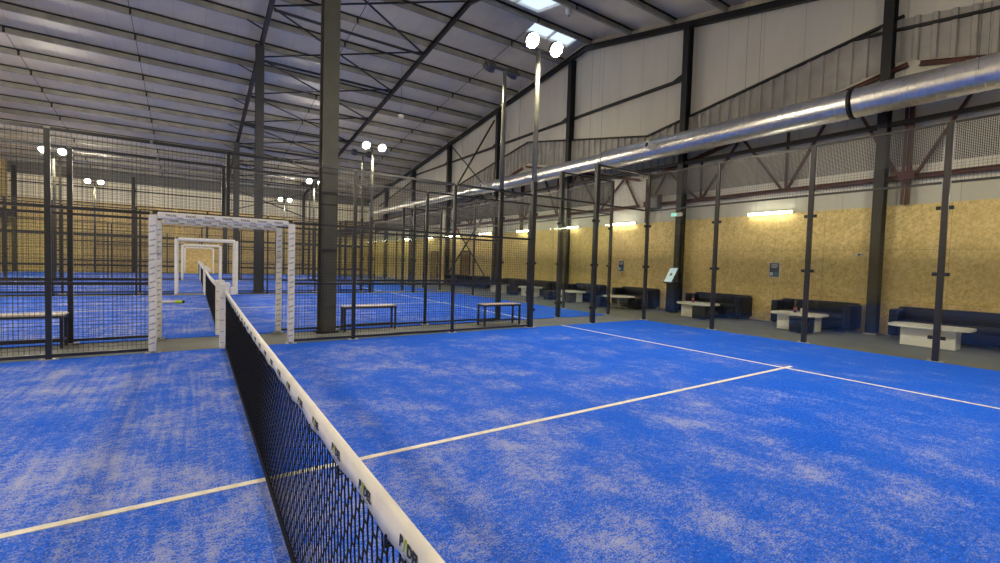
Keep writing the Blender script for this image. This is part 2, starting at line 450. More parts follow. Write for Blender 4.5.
# far wall steel
for xx, lab in ((7.7, 'dark column on the far wall right of the row columns'), (-4.0, 'dark column on the far wall behind the left fences'), (-10.15, 'dark column in the far left corner')):
    zt = zr(YF-.2)-PD-.04
    t = thing('wall_column', lab, 'column', (xx, YF-.2, 0), group='columns of the far wall')
    m = MB()
    for s in (-1, 1): m.box(-.1, .1, s*.12-.008, s*.12+.008, 0, zt)
    m.box(-.007, .007, -.11, .11, 0, zt); m.build('shaft', M['steel'], t)
    MB().box(-.13, .13, -.13, .13, -.01, .02).build('base_plate', M['steel'], t)
m = MB(); m.bar((2.0, YF-.2, 7.0), (7.6, YF-.2, 5.1), .08); m.bar((2.0, YF-.12, 5.1), (7.6, YF-.12, 7.0), .06)
tag(m.build('wall_cross_brace', M['steel']), 'crossed steel braces high on the far wall', 'wall brace')
tag(MB().box(XL+.1, XR-.1, YF-.17, YF-.07, 5.95, 6.03).build('sheeting_rail', M['steel']), 'dark horizontal rail across the far wall', 'wall rail')

# red trusses of the older frame along the right wall
def zc(yy): return saw(yy, 6.5, 4.75)-.10
for (ys0, mir, lab) in ((.45, 1, 'rust red roof truss on the right wall right of the info screen'), (15.4, -1, 'rust red roof truss on the wall behind the tall floodlight masts'),
                        (15.45, 1, 'rust red roof truss far along the right wall'), (.40, -1, 'rust red roof truss at the right edge of the wall')):
    t = thing('roof_truss', lab, 'truss', (13.46, ys0, 0), group='red trusses on the right wall')
    span = 7.25
    X = 0
    def yw(u): return mir*u
    def top(u): return zc(ys0+mir*u)
    MB().ibeam((X, yw(0.08), 3.74), (X, yw(span), 3.74), .10, .10).build('bottom_chord', M['redsteel'], t)
    MB().ibeam((X, yw(0.08), top(0.08)), (X, yw(span-.02), top(span-.02)), .10, .10).build('top_chord', M['redsteel'], t)
    bn = [.02, 2.61, 5.21, span-.03]; tn = [1.3, 3.93, 6.5]
    for i, u in enumerate(bn):
        if i in (1, 2): MB().bar((X, yw(u), 3.78), (X, yw(u), top(u)-.05), .055).build('post', M['redsteel'], t)
    for i, u in enumerate(tn):
        MB().bar((X, yw(bn[i]+.12), 3.79), (X, yw(u-.03), top(u)-.05), .06).build('diagonal', M['redsteel'], t)
        MB().bar((X, yw(bn[i+1]-.05), 3.79), (X, yw(u+.05), top(u)-.05), .06).build('diagonal', M['redsteel'], t)
for yy, lab in ((.42, 'rust red post with wide plate on the wall right of the rightmost black column'), (7.72, 'rust red post on the wall beside the grey box'), (15.43, 'rust red post on the wall at the masts')):
    t = thing('truss_post', lab, 'post', (13.40, yy, 0), group='posts of the red trusses')
    zt = min(zc(yy), 5.9)
    m = MB(); m.box(-.03, .03, -.085, -.035, 3.1, zt); m.box(-.03, .03, .035, .085, 3.1, zt); m.box(.03, .115, -.02, .02, 3.1, zt); m.build('shaft', M['redsteel'], t)
    MB().box(-.045, -.03, -.15, .15, 3.67, 3.87).build('gusset_plate', M['redsteel'], t)

# ------------------------------------------------------------------ ventilation duct
t = thing('ventilation_duct', 'long round spiral silver ventilation duct hung along the right wall', 'duct', (12.42, 0, 5.42))
def duct_prof(y0, y1, r):
    out = []; yy = y0
    while yy < y1:
        out += [(yy, r), (yy+.118, r), (yy+.120, r+.008), (yy+.138, r+.008), (yy+.141, r)]
        yy += .141
    return [p for p in out if p[0] <= y1]
M['duct'] = plain('galvanised spiral duct', (.80, .80, .80), .34, 1, var=.06, vs=8)
for (y0, y1, r) in ((-9, 1.22, .33), (1.22, 8.9, .33), (9.1, 17.6, .285), (18.3, 36, .22)):
    MB().lathe(duct_prof(y0, y1, r), n=72).build('duct_section', M['duct'], t)
MB().lathe([(8.88, .335), (8.93, .34), (9.08, .292), (9.13, .288)], n=36).build('reducer', M['duct'], t, smooth=True)
MB().lathe([(17.55, .292), (17.62, .30), (17.75, .30), (18.2, .232), (18.32, .228)], n=36).build('reducer', M['duct'], t, smooth=True)
for yy, r in ((1.22, .335), (12.3, .29), (24, .226), (30, .226)):
    MB().lathe([(yy-.03, r), (yy-.03, r+.018), (yy+.03, r+.018), (yy+.03, r)], n=36).build('clamp_collar', M['steel'] if yy < 5 else M['duct'], t)
for yy, r in ((6.55, .30), (16.9, .26)):
    nz = MB(); c = Vector((-r+.08, yy, -.02)); d = Vector((-.95, .12, .10)).normalized(); e = c+d*.36
    nz.cyl(c, e, .105, 20); nz.cyl(e, e+d*.03, .12, 20)
    nz = nz.build('nozzle', M['offwhite'], t)
    MB().cyl(e+d*.031, e+d*.034, .075, 16).build('nozzle_mouth', M['black'], nz)
for yy in (-.9, 3.6, 9.5, 14.9, 20.4, 26.2):
    r = .34 if yy < 9 else (.292 if yy < 18 else .227)
    m = MB(); zt = zr(yy)-5.42-PD
    for s in (-1, 1): m.cyl((s*(r+.004), yy, 0), (s*(r+.004), yy, zt), .0035, 6)
    m.build('hanger', M['steel'], t)

# ------------------------------------------------------------------ courts: turf
for i, y0 in enumerate(COURT_Y0):
    o = MB().box(-9.94, 9.94, -5, 5, -.011, 0).build('court_turf', M['turf'], None, (0, y0+5, 0))
    tag(o, ['sanded bright blue turf of the nearest court, filling the foreground', 'blue turf of the second court behind the first fence',
            'blue turf strip of the third court', 'blue turf strip of the farthest court'][i], 'court turf', 'blue courts')
    for s in (-1, 1):
        MB().box(s*6.95-.025, s*6.95+.025, -4.98, 4.98, .0005, .004).build('service_line', M['whiteline'], o)
    MB().box(-7.15, 7.15, -.025, .025, .001, .005).build('centre_line', M['whiteline'], o)

# ------------------------------------------------------------------ welded mesh panels (shared data)
cache = {}
def mesh_data(w, h, pitch=.05, t=.0036):
    if pitch < .03: t = .0085
    k = (round(w, 3), round(h, 3), pitch)
    if k in cache: return cache[k]
    m = MB(); n = max(1, round(w/pitch)); q = max(1, round(h/pitch))
    def rod(x0, x1, z0, z1, yo):
        vs = [m.bm.verts.new(p) for p in ((x0, yo-t/2, z0), (x1, yo-t/2, z0), (x1, yo-t/2, z1), (x0, yo-t/2, z1), (x0, yo+t/2, z0), (x1, yo+t/2, z0), (x1, yo+t/2, z1), (x0, yo+t/2, z1))]
        for f in ((0, 1, 2, 3), (7, 6, 5, 4), (0, 4, 5, 1), (1, 5, 6, 2), (2, 6, 7, 3), (3, 7, 4, 0)): m.bm.faces.new([vs[j] for j in f])
    for i in range(1, n):
        x = w*i/n; rod(x-t/2, x+t/2, 0, h, 0)
    for i in range(1, q):
        z = h*i/q; rod(0, w, z-t/2, z+t/2, t*.9)
    cache[k] = m.mesh('mesh_panel'); cache[k].materials.append(M['wire'])
    return cache[k]
def mesh_panel(parent, a, w, h, z, along='x', pitch=.05):
    o = link('mesh_panel', mesh_data(w, h, pitch), None, parent)
    o.location = (a, 0, z) if along == 'x' else (0, a, z)
    if along == 'y': o.rotation_euler = (0, 0, PI/2)
    return o
def bx(name, par, mat, *a): return MB().box(*a).build(name, mat, par)
def fence_post(t, x, y, h, w, dx=None, pw=.09):
    if dx is None: dx = w
    o = MB().box(x-dx/2, x+dx/2, y-w/2, y+w/2, 0, h, bev=.006, seg=1).build('post', M['post'], t)
    m = MB().box(x-pw, x+pw, y-(.05 if pw == .09 else .10), y+(.05 if pw == .09 else .10), -.011, .008)
    for sx in (-.075, .075): m.cyl((x+(sx if pw == .09 else 0), y+(0 if pw == .09 else sx*1.1), .008), (x+(sx if pw == .09 else 0), y+(0 if pw == .09 else sx*1.1), .03), .012, 6)
    m.build('base_plate', M['plate'], o)
    return o
GL, GR = -.865, .965
def side_fence(y, court, side, x0):
    lab = {0: 'long dark mesh fence with glass ends, nearest one across the picture'}.get(None)
    t = thing('side_fence', '', 'fence', (0, y, 0), group='side fences of the courts')
    xs = [x for x in (-10, -8, -6, -4, -2, 2, 4, 6, 8, 10) if x >= x0]
    for x in xs:
        if abs(x) == 6: continue
        xx = x+.05 if x == -2 else x
        big = abs(x) >= 8
        if abs(x) == 10: continue            # corner posts belong to the end walls
        fence_post(t, xx, 0, 4 if big else 3, .10 if big else .06, .11 if big else .06)
    for x in (GL, GR):
        fence_post(t, x, 0, 3 if 0 else 2.0, .05)
    # bays
    bays = [(a, b) for a, b in zip([-10, -8, -6, -4, -2], [-8, -6, -4, -2, GL]) if a >= x0]+[(GR, 2), (2, 4), (4, 6), (6, 8), (8, 10)]
    for (a, b) in bays:
        a2 = a+.03 if a not in (GL, GR) else a+.025; b2 = b-.03
        if a == -2: a2 += .05
        if b == -2: b2 += .05
        w = b2-a2
        if abs((a+b)/2) > 6:
            a2 += .04; b2 -= .04
            g = MB().box(a2, b2, -.006, .006, .04, 2.98).build('glass_panel', M['glass'], t)
            for zz in (.4, 1.47, 2.58):
                for xx in (a2, b2):
                    s = 1 if xx == a2 else -1
                    MB().box(xx-.02*s, xx+.05*s, -.02, .02, zz-.03, zz+.03).build('clamp', M['black'], g)
            m = MB().box(a2, b2, -.02, .02, 2.985, 3.025); m.build('rail', M['post'], t)
            if abs((a+b)/2) > 8:
                mesh_panel(t, a2, b2-a2, .93, 3.03)
                MB().box(a2, b2, -.02, .02, 3.96, 4.0).build('rail', M['post'], t)
        else:
            for zz in (.06, 1.0, 2.0):
                h = .92 if zz < .5 else .96
                mesh_panel(t, a2, w, h, zz+.02)
            for zz in (.05, 1.0, 2.0, 3.0):
                MB().box(a2, b2, -.02, .02, zz-.02, zz+.02).build('rail', M['post'], t)
    # the mesh and rails over the gate opening
    for a2, w in ((GL+.03, 1.78),):
        mesh_panel(t, a2, w, .88, 2.09)
        MB().box(a2-.03, a2+w+.03, -.02, .02, 2.98, 3.02).build('rail', M['post'], t)
        MB().box(a2-.03, a2+w+.03, -.02, .02, 2.0, 2.04).build('rail', M['post'], t)
    MB().box(.03, .08, -.025, .025, 2.045, 3.02).build('post', M['post'], t)
    return t
def end_wall(x, yc, label):
    t = thing('end_wall', label, 'glass wall', (x, yc, 0), group='glass end walls of the courts')
    for k in range(6):
        yy = -5+2*k
        fence_post(t, 0, yy, 4, .085, .07, .058)
    for k in range(5):
        a, b = -5+2*k+.06, -3+2*k-.06
        g = MB().box(-.006, .006, a, b, .04, 2.98).build('glass_panel', M['glass'], t)
        for zz in (.4, 1.47, 2.58):
            for yy, s in ((a, 1), (b, -1)):
                MB().box(-.02, .02, yy-.01*s, yy+.05*s, zz-.03, zz+.03).build('clamp', M['black'], g)
        for zz in (3.0, 3.98): MB().box(-.02, .02, a, b, zz-.02, zz+.02).build('rail', M['post'], t)
        mesh_panel(t, a, b-a, .33, 3.02, 'y')
        mesh_panel(t, a, b-a, .61, 3.35, 'y', .025)
    return t

sf = [(5.0, -6, 'dark welded mesh side fence nearest the camera, beyond the net'),
      (6.32, -6, 'dark mesh side fence just behind the nearest one, past the benches'),
      (16.32, -8, 'mesh side fence at the far edge of the second court'),
      (17.62, -8, 'mesh side fence at the near edge of the third court'),
      (27.62, -8, 'mesh side fence at the far edge of the third court'),
      (28.92, -8, 'mesh side fence at the near edge of the farthest court'),
      (38.92, -8, 'farthest mesh side fence, right in front of the far wall')]
for y, x0, lab in sf:
    side_fence(y, 0, 0, x0)['label'] = lab
for i, y0 in enumerate(COURT_Y0):
    end_wall(10, y0+5, ['glass end wall with dark posts beside the lounge tables, right side of nearest court', 'glass end wall at the right end of the second court',
                        'glass end wall at the right end of the third court', 'glass end wall at the right end of the farthest court'][i])
end_wall(-10, COURT_Y0[3]+5, 'glass end wall at the left end of the farthest court')
end_wall(-10, COURT_Y0[2]+5, 'glass end wall at the left end of the third court')

# ------------------------------------------------------------------ lettering
_txt = {}
def text_mesh(s, size):
    k = (s, size)
    if k in _txt: return _txt[k]
    cu = bpy.data.curves.new('t', 'FONT'); cu.body = s; cu.size = size; cu.align_x = 'LEFT'; cu.resolution_u = 2
    cu.offset = size*.022
    o = bpy.data.objects.new('t', cu); COL.objects.link(o)
    bpy.context.view_layer.update()
    dg = bpy.context.evaluated_depsgraph_get()
    me = bpy.data.meshes.new_from_object(o.evaluated_get(dg))
    w = max(v.co.x for v in me.vertices)-min(v.co.x for v in me.vertices)
    bpy.data.objects.remove(o); bpy.data.curves.remove(cu)
    _txt[k] = (me, w); return _txt[k]
def put_text(bm, s, size, Mx):
    """adds lettering to a bmesh, transformed by Mx; returns advance width"""
    me, w = text_mesh(s, size)
    tmp = bmesh.new(); tmp.from_mesh(me); tmp.transform(Mx)
    m2 = bpy.data.meshes.new('x'); tmp.to_mesh(m2); tmp.free(); bm.from_mesh(m2); bpy.data.meshes.remove(m2)
    return w
def logo(dark, lime, grey, size, Mx):
    """P, a lime A without its bar, DEL, and a small line under it; x to the right, y up"""
    w = put_text(dark.bm, 'P', size, Mx)
    x = w+size*.12
    # the lime peak
    for pts in ([(x, -.12*size), (x+.13*size, -.12*size), (x+.36*size, .72*size), (x+.24*size, .72*size)],
                [(x+.24*size, .72*size), (x+.36*size, .72*size), (x+.58*size, 0), (x+.46*size, 0)]):
        lime.bm.faces.new([lime.bm.verts.new(Mx @ Vector((p[0], p[1], 0))) for p in pts])
    x += .62*size
    put_text(dark.bm, 'DEL', size, Mx @ Matrix.Translation((x, 0, 0)))
    if grey is not None:
        for k in range(9):
            xx = .75*size+k*.17*size
            grey.bm.faces.new([grey.bm.verts.new(Mx @ Vector(p)) for p in ((xx, -.32*size, 0), (xx+.10*size, -.32*size, 0), (xx+.10*size, -.22*size, 0), (xx, -.22*size, 0))])
def basis(origin, xd, yd):
    xd, yd = Vector(xd).normalized(), Vector(yd).normalized(); zd = xd.cross(yd)
    m = Matrix((xd, yd, zd)).transposed().to_4x4(); m.translation = Vector(origin); return m

def absorb(o, mb, mat):
    """adds the lettering shapes to a part's own mesh, with their own material"""
    o.data.materials.append(mat); idx = len(o.data.materials)-1
    bm = bmesh.new(); bm.from_mesh(o.data); n0 = len(bm.faces)
    tmp = bpy.data.meshes.new('x'); mb.bm.to_mesh(tmp); mb.bm.free(); bm.from_mesh(tmp); bpy.data.meshes.remove(tmp)
    bm.faces.ensure_lookup_table()
    for k in range(n0, len(bm.faces)): bm.faces[k].material_index = idx; bm.faces[k].smooth = False
    bm.to_mesh(o.data); bm.free()
# ------------------------------------------------------------------ nets
def net_top(y): return .860+.052*(abs(y)/5)**2
def net_cord(name, y0, y1, cell, t, par):
    m = MB(); n = int(round((y1-y0)/cell)); rows = 20
    for k in range(n+1):
        yb = y0+(y1-y0)*k/n; zt = net_top(yb)-.02
        prev = None
        for r in range(rows+1):
            z = .05+(zt-.05)*r/rows
            yo = yb+(.004 if (r+k) % 2 else -.004)
            p = [m.bm.verts.new((dx, yo+dy, z)) for dx, dy in ((-t/2, -t/2), (t/2, -t/2), (t/2, t/2), (-t/2, t/2))]
            if prev:
                for j in range(4): m.bm.faces.new((prev[j], prev[(j+1) % 4], p[(j+1) % 4], p[j]))
            prev = p
            if k < n and (r+k) % 2:
                yn = yb+(y1-y0)/n-.004
                zz = .05+(net_top(yn)-.02-.05)*r/rows
                a = [(0, yo, z-t/2), (0, yn, zz-t/2), (0, yn, zz+t/2), (0, yo, z+t/2)]
                va = [m.bm.verts.new((-t/2, q[1], q[2])) for q in a]; vb = [m.bm.verts.new((t/2, q[1], q[2])) for q in a]
                for j in range(4): m.bm.faces.new((va[j], va[(j+1) % 4], vb[(j+1) % 4], vb[j]))
                m.bm.faces.new(va); m.bm.faces.new(vb[::-1])
    return m.build(name, M['cord'], par)
t = thing('padel_net', 'black cord net with white printed top band across the foreground court', 'net', (0, 0, 0), -.006)
net_cord('netting', -4.93, 4.88, .037, .0040, t)
ys = [-4.93+9.81*i/220 for i in range(221)]
def band_drop(y):
    ph = (y*2.4+.35) % 1.0            # scalloped between the cable ties
    return .074-.013*math.sin(PI*ph)+.003*math.sin(y*17)
m = MB(); prev = None
for y in ys:
    z = net_top(y); d = band_drop(y); b = .0015*math.sin(y*9.3)
    sec = [(-.014+b, z-d), (-.0135, z-d*.5), (-.0105, z-.012), (-.004, z+.001), (.004, z+.001), (.0105, z-.012), (.0135, z-d*.5), (.014+b, z-d)]
    row = [m.bm.verts.new((p[0], y, p[1])) for p in sec]
    if prev:
        for j in range(7): m.bm.faces.new((prev[j], row[j], row[j+1], prev[j+1]))
    prev = row
band = m.build('top_band', M['bandcloth'], t, smooth=True)
sol = band.modifiers.new('thickness', 'SOLIDIFY'); sol.thickness = .0016; sol.offset = 1
dark, lime, grey = MB(), MB(), MB()
y = -1.725+.29*21
while y > -4.75:
    if y > 4.7: y -= .29; continue
    z = net_top(y-.06)-.046
    logo(dark, lime, grey, .034, basis((-.0172, y, z), (0, -1, 0), (.05, 0, 1)))
    y -= .29
absorb(band, dark, M['ink']); absorb(band, lime, M['limeink']); absorb(band, grey, M['greyink'])
for q in range(-12, 12):
    y = (q-.35)/2.4
    if not -4.8 < y < 4.8: continue
    z = net_top(y)-.075
    m = MB()
    m.bar((-.020, y, z+.012), (-.020, y, z-.018), .005); m.bar((.019, y, z+.012), (.019, y, z-.018), .005); m.bar((-.022, y, z-.016), (.021, y, z-.016), .005)
    m.cyl((-.019, y, z+.004), (-.034, y-.012, z+.012), .002, 5)
    m.build('cable_tie', M['black'], t)
MB().box(-.004, .004, -4.93, 4.88, .004, .055).build('bottom_tape', M['cord'], t)
def simple_net(yc, label):
    t = thing('padel_net', label, 'net', (0, yc, 0))
    net_cord('netting', -4.8, 4.8, .045, .0085, t)
    m = MB()
    for a, b in zip(range(-8, 8), range(-7, 9)):
        ya, yb = a*.6, b*.6
        m.bar((0, ya, net_top(ya)-.03), (0, yb, net_top(yb)-.03), .034, .075)
    m.build('top_band', M['bandcloth'], t)
    MB().box(-.005, .005, -4.8, 4.8, .004, .05).build('bottom_tape', M['cord'], t)
simple_net(11.32, 'black net with white band across the second court')
simple_net(22.62, 'black net with white band across the third court')
simple_net(33.92, 'small distant black net across the farthest court')
def net_post(y, s, label, h=1.0):
    t = thing('net_post', label, 'net post', (.015, y, 0), group='padded net posts')
    pad = MB().box(-.065, .065, -.065, .065, 0, h, bev=.022, seg=3).build('padding', M['cloth'], t, smooth=False)
    MB().box(-.074, .074, -.074, .074, h-.05, h+.02, bev=.02, seg=3).build('cap', M['cloth'], t)
    MB().box(.076, .15, -.05, .05, h-.17, h-.05, bev=.012).build('winch_cover', M['cloth'], t)
    d = MB()
    for k in range(5):
        for ox in (-.060, .004):
            put_text(d.bm, 'PADEL', .017, basis((ox, -.0662, .10+.17*k+(.08 if ox > 0 else 0)), (1, 0, 0), (0, 0, 1)))
            put_text(d.bm, 'PADEL', .017, basis((-.0662, -ox-.055+.06, .10+.17*k+(.08 if ox > 0 else 0)), (0, -1, 0), (0, 0, 1)))
    absorb(pad, d, M['ink'])
net_post(4.95, 1, 'white padded net post at the far end of the nearest net')
net_post(6.42, 1, 'white padded net post of the second court, just behind the nearest one', .97)
net_post(16.24, 1, 'distant white net post at the far end of the second net')
net_post(17.70, 1, 'distant white net post at the near end of the third net')
net_post(27.54, 1, 'small white net post at the far end of the third net')
net_post(29.0, 1, 'small white net post at the near end of the farthest net')
net_post(38.84, 1, 'tiny white net post before the far wall')

# ------------------------------------------------------------------ padded gate frames
def gate_frame(y, label, letters, s=.095):
    t = thing('padded_gate_frame', label, 'gate frame', (0, y, 0), group='white padded gate frames')
    for x, nm in ((GL, -1), (GR, 1)):
        o = MB().box(x-s/2, x+s/2, -s/2, s/2, .02, 1.985, bev=.02, seg=3).build('post_pad', M['cloth'], t)
        if letters:
            d = MB()
            for k in range(9):
                for oy, ox in ((0, -.042), (.085, -.030)):
                    put_text(d.bm, 'PADEL', .026, basis((x+ox, -s/2-.0015, .12+.2*k+oy), (1, 0, .35), (-.35, 0, 1)))
                    put_text(d.bm, 'PADEL', .022, basis((x-s/2-.0015, -ox, .12+.2*k+oy), (0, -1, .35), (0, .35, 1)))
            absorb(o, d, M['ink'])
    x0, x1 = GL+s/2+.005, GR-s/2-.005
    z0 = 1.935
    o = MB().box(x0, x1, -s/2, s/2, z0, z0+s, bev=.022, seg=3).build('crossbar_pad', M['cloth'], t)
    if letters:
        d = MB(); x = x0+.10
        while x < x1-.15:
            put_text(d.bm, 'PADEL', .045, basis((x, -s/2-.0015, z0+.035), (1, 0, 0), (0, 0, 1)))
            put_text(d.bm, 'PADEL', .025, basis((x+.13, -s/2-.0015, z0+.012), (1, 0, 0), (0, 0, 1)))
            x += .235
        absorb(o, d, M['ink'])
for y, lab, le in ((5.0, 'largest white padded gate frame around the nearest fence opening', 1), (6.32, 'white padded gate frame just inside the largest one', 1),
               (16.32, 'smaller white padded gate frame at the far side of the second court', 0), (17.62, 'white padded gate frame directly behind the smaller one', 0),
               (27.62, 'small distant white gate frame at the far side of the third court', 0), (28.92, 'small white gate frame at the farthest court', 0),
               (38.92, 'smallest white gate frame in front of the far board wall', 0)):
    gate_frame(y, lab, le)

# ------------------------------------------------------------------ floodlight masts
def mast(x, y, d, label, arm=.34):
    """d: -1 lamps throw towards -y"""
    t = thing('floodlight_mast', label, 'floodlight mast', (x, y, 0), group='floodlight masts')
    MB().box(-.055, .055, -.055, .055, 0, 3.3, bev=.006, seg=1).build('base_post', M['post'], t)
    MB().cyl((0, 0, 3.3), (0, 0, 6.2), .058, 20, .05).build('pole', M['mast'], t, smooth=True)
    MB().box(-.46, .46, -.03, .03, 6.19, 6.25).build('crossbar', M['lampbody'], t)
    MB().box(-.1, .1, -.09, .09, -.01, .012).build('base_plate', M['plate'], t)
    for s in (-1, 1):
        R = Matrix.Translation((s*arm, d*.16, 6.30)) @ Matrix.Rotation(-d*-.92, 4, 'X')
        V = lambda x, y, z: R @ Vector((x, y, z))
        m = MB(); m.cyl(V(0, 0, -.045), V(0, 0, .02), .155, 28); m.cyl(V(0, 0, .02), V(0, 0, .075), .12, 20, .07)
        m.cyl(V(0, 0, -.085), V(0, 0, -.03), .162, 28, .158, caps=False); m.cyl(V(0, 0, -.03), V(0, 0, -.085), .150, 28, .154, caps=False)
        for k in range(7): m.box(-.10+.033*k, -.092+.033*k, -.09, .09, .02, .085, R)
        h = m.build('floodlight', M['lampbody'], t)
        MB().cyl(V(0, 0, -.052), V(0, 0, -.046), .149, 28).build('lens', M['flood'], h)
        MB().bar((s*arm, 0, 6.22), (s*arm, d*.12, 6.31), .03, .02).build('bracket', M['lampbody'], h)
masts = [(6, 5.0, -1, 'tall floodlight mast with the two brightest lamps under the rooflight'),
         (6, 6.32, 1, 'tall floodlight mast left of the brightest one, its lamps turned away'),
         (6, 16.32, -1, 'floodlight mast with two glowing lamps at the middle of the roof'),
         (6, 17.62, 1, 'thin mast with lamps turned away, left of the middle glowing pair'),
         (6, 27.62, -1, 'distant floodlight mast glowing beside the thick grey column'),
         (6, 28.92, 1, 'distant mast turned away beside the thick grey column'),
         (6, 38.86, -1, 'farthest right floodlight mast, twin lamps left of the thick grey column'),
         (-6, 27.62, -1, 'floodlight mast at the upper left with twin glowing lamps'),
         (-6, 28.92, 1, 'mast turned away just right of the upper left glowing lamps'),
         (-6, 38.86, -1, 'farthest left floodlight mast with lower twin lamps'),
         (-6, 5.0, -1, 'unseen floodlight mast beyond the left edge at the nearest fence'),  # unseen masts from here down, added for the light they give
         (-6, 6.32, 1, 'second unseen floodlight mast beyond the left edge, facing away'),
         (-6, 16.32, -1, 'unseen floodlight mast beyond the left edge at the second court'),
         (-6, 17.62, 1, 'unseen floodlight mast beyond the left edge at the third court'),
         (6, -5.0, 1, 'unseen floodlight mast behind the viewer on the right'),
         (-6, -5.0, 1, 'unseen floodlight mast behind the viewer on the left')]
for a in masts: mast(*a)

# ------------------------------------------------------------------ benches
def bench(x, y, w, label, dep=.34, h=.50):
    t = thing('bench', label, 'bench', (x, y, 0), group='small benches between the courts')
    s = MB()
    for k in range(3): s.box(-w/2, w/2, -dep/2+k*dep/3+.004, -dep/2+(k+1)*dep/3-.004, h-.02, h, bev=.004, seg=1)
    s.build('seat', M['benchwood'], t)
    MB().box(-w/2+.01, w/2-.01, -dep/2+.01, dep/2-.01, h-.05, h-.021).build('seat_frame', M['post'], t)
    for sx in (-1, 1):
        for sy in (-1, 1):
            xx, yy = sx*(w/2-.03), sy*(dep/2-.03)
            l = MB().box(xx-.018, xx+.018, yy-.018, yy+.018, 0, h-.05).build('leg', M['post'], t)
    m = MB().box(-w/2+.03, w/2-.03, -.015, .015, .10, .13)
    for sx in (-1, 1): m.box(sx*(w/2-.03)-.013, sx*(w/2-.03)+.013, -dep/2+.03, dep/2-.03, .10, .13)
    m.build('stretcher', M['post'], t)
bench(2.62, 6.03, 1.10, 'small slatted bench right of the thick grey column behind the nearest fence', .26)
bench(5.60, 5.66, 1.04, 'small slatted bench beside the foot of the tall floodlight mast')
bench(-3.0, 6.03, 2.1, 'long slatted bench cut off by the left edge of the photo', .34)
bench(5.6, 17.0, 1.5, 'distant bench between the second and third court, right of the thick column')
bench(-4.9, 17.0, 2.5, 'distant bench seen through the left fences')

# ball collecting tube on the second court
t = thing('ball_tube', 'white ball collecting tube with lime and black end, lying on second court', 'tube', (-.86, 13.0, .050), .12)
MB().cyl((-.30, 0, 0), (.06, 0, 0), .042, 16).build('tube', M['offwhite'], t, smooth=False)
MB().cyl((.06, 0, 0), (.22, 0, 0), .048, 16).build('grip', M['lime'], t)
MB().cyl((.22, 0, 0), (.28, 0, 0), .046, 16, .03).build('end_cap', M['black'], t)

# ------------------------------------------------------------------ lounge
def rb(name, mat, par, x0, x1, y0, y1, z0, z1, b=.04, seg=3):
    o = MB().box(x0, x1, y0, y1, z0, z1, bev=b, seg=seg).build(name, mat, par, smooth=True)
    return o
def make_sofa(w, label):
    """back towards +x, length along y"""
    t = thing('sofa', label, 'sofa', (0, 0, 0), group='black leather sofas along the board wall')
    rb('base', M['navy'], t, -.33, .36, -w/2+.02, w/2-.02, .07, .30, .02)
    for s in (-1, 1): rb('seat_cushion', M['leather'], t, -.35, .20, min(.005*s, s*(w/2-.17)), max(.005*s, s*(w/2-.17)), .29, .42, .035)
    rb('backrest', M['leather'], t, .14, .37, -w/2+.03, w/2-.03, .25, .71, .05)
    for s in (-1, 1):
        a, b = sorted((s*(w/2-.17), s*w/2))
        rb('armrest', M['navy'], t, -.36, .36, a, b, .07, .67, .04)
    for sx in (-.30, .30):
        for s in (-1, 1): MB().cyl((sx, s*(w/2-.08), 0), (sx, s*(w/2-.08), .07), .022, 10).build('foot', M['chrome'], t)
    return t
sofas = [(-.60, 2.05, 'black leather sofa behind the rightmost table, cut by the photo edge'), (2.06, 1.84, 'black sofa left of the rightmost black wall column'), (4.72, 1.80, 'black sofa directly right of the info screen'),
         (7.90, 1.65, 'black sofa left of the info screen behind the round table'), (10.45, 1.7, 'black sofa right of the third black wall column'), (13.4, 1.7, 'black sofa just left of the third black wall column'),
         (15.8, 1.7, 'distant black sofa seen through mesh left of the tall mast'), (19.2, 1.8, 'distant dark sofa by the crossed wall braces'), (21.7, 1.8, 'farthest dark sofa by the right wall')]
for y, w, lab in sofas:
    o = make_sofa(w, lab); o.location = (13.14, y, 0)
def make_table(label, L_=1.25, W=.74, h=.43):
    t = thing('coffee_table', label, 'table', group='white low lounge tables')
    c = .14
    pts = [(-W/2+c, -L_/2, h-.05), (W/2-c, -L_/2, h-.05), (W/2, -L_/2+c, h-.05), (W/2, L_/2-c, h-.05), (W/2-c, L_/2, h-.05), (-W/2+c, L_/2, h-.05), (-W/2, L_/2-c, h-.05), (-W/2, -L_/2+c, h-.05)]
    MB().prism(pts, (0, 0, .05)).build('tabletop', M['tablewhite'], t)
    m = MB()
    for s in (-1, 1): m.box(-.2, .2, s*(.40)-.02, s*.40+.02, 0, h-.051)
    m.box(-.2, -.17, -.38, .38, 0, h-.051); m.box(.17, .2, -.38, .38, 0, h-.051)
    m.build('pedestal', M['tablewhite'], t)
    return t
tabs = [(12.12, -.45, 'white low table at the right edge of the lounge, rightmost of all'), (12.20, 2.02, 'white low table with bottle and cup, left of rightmost table'), (12.32, 4.86, 'white low table with a bottle right of the info screen'),
        (12.35, 10.45, 'white low table behind the second glass wall, left of the round one'), (12.45, 13.3, 'distant white low table left of the black mast'), (12.45, 15.9, 'most distant white low table')]
for x, y, lab in tabs: make_table(lab, 1.25 if y < 0 else 1.13).location = (x, y, 0)
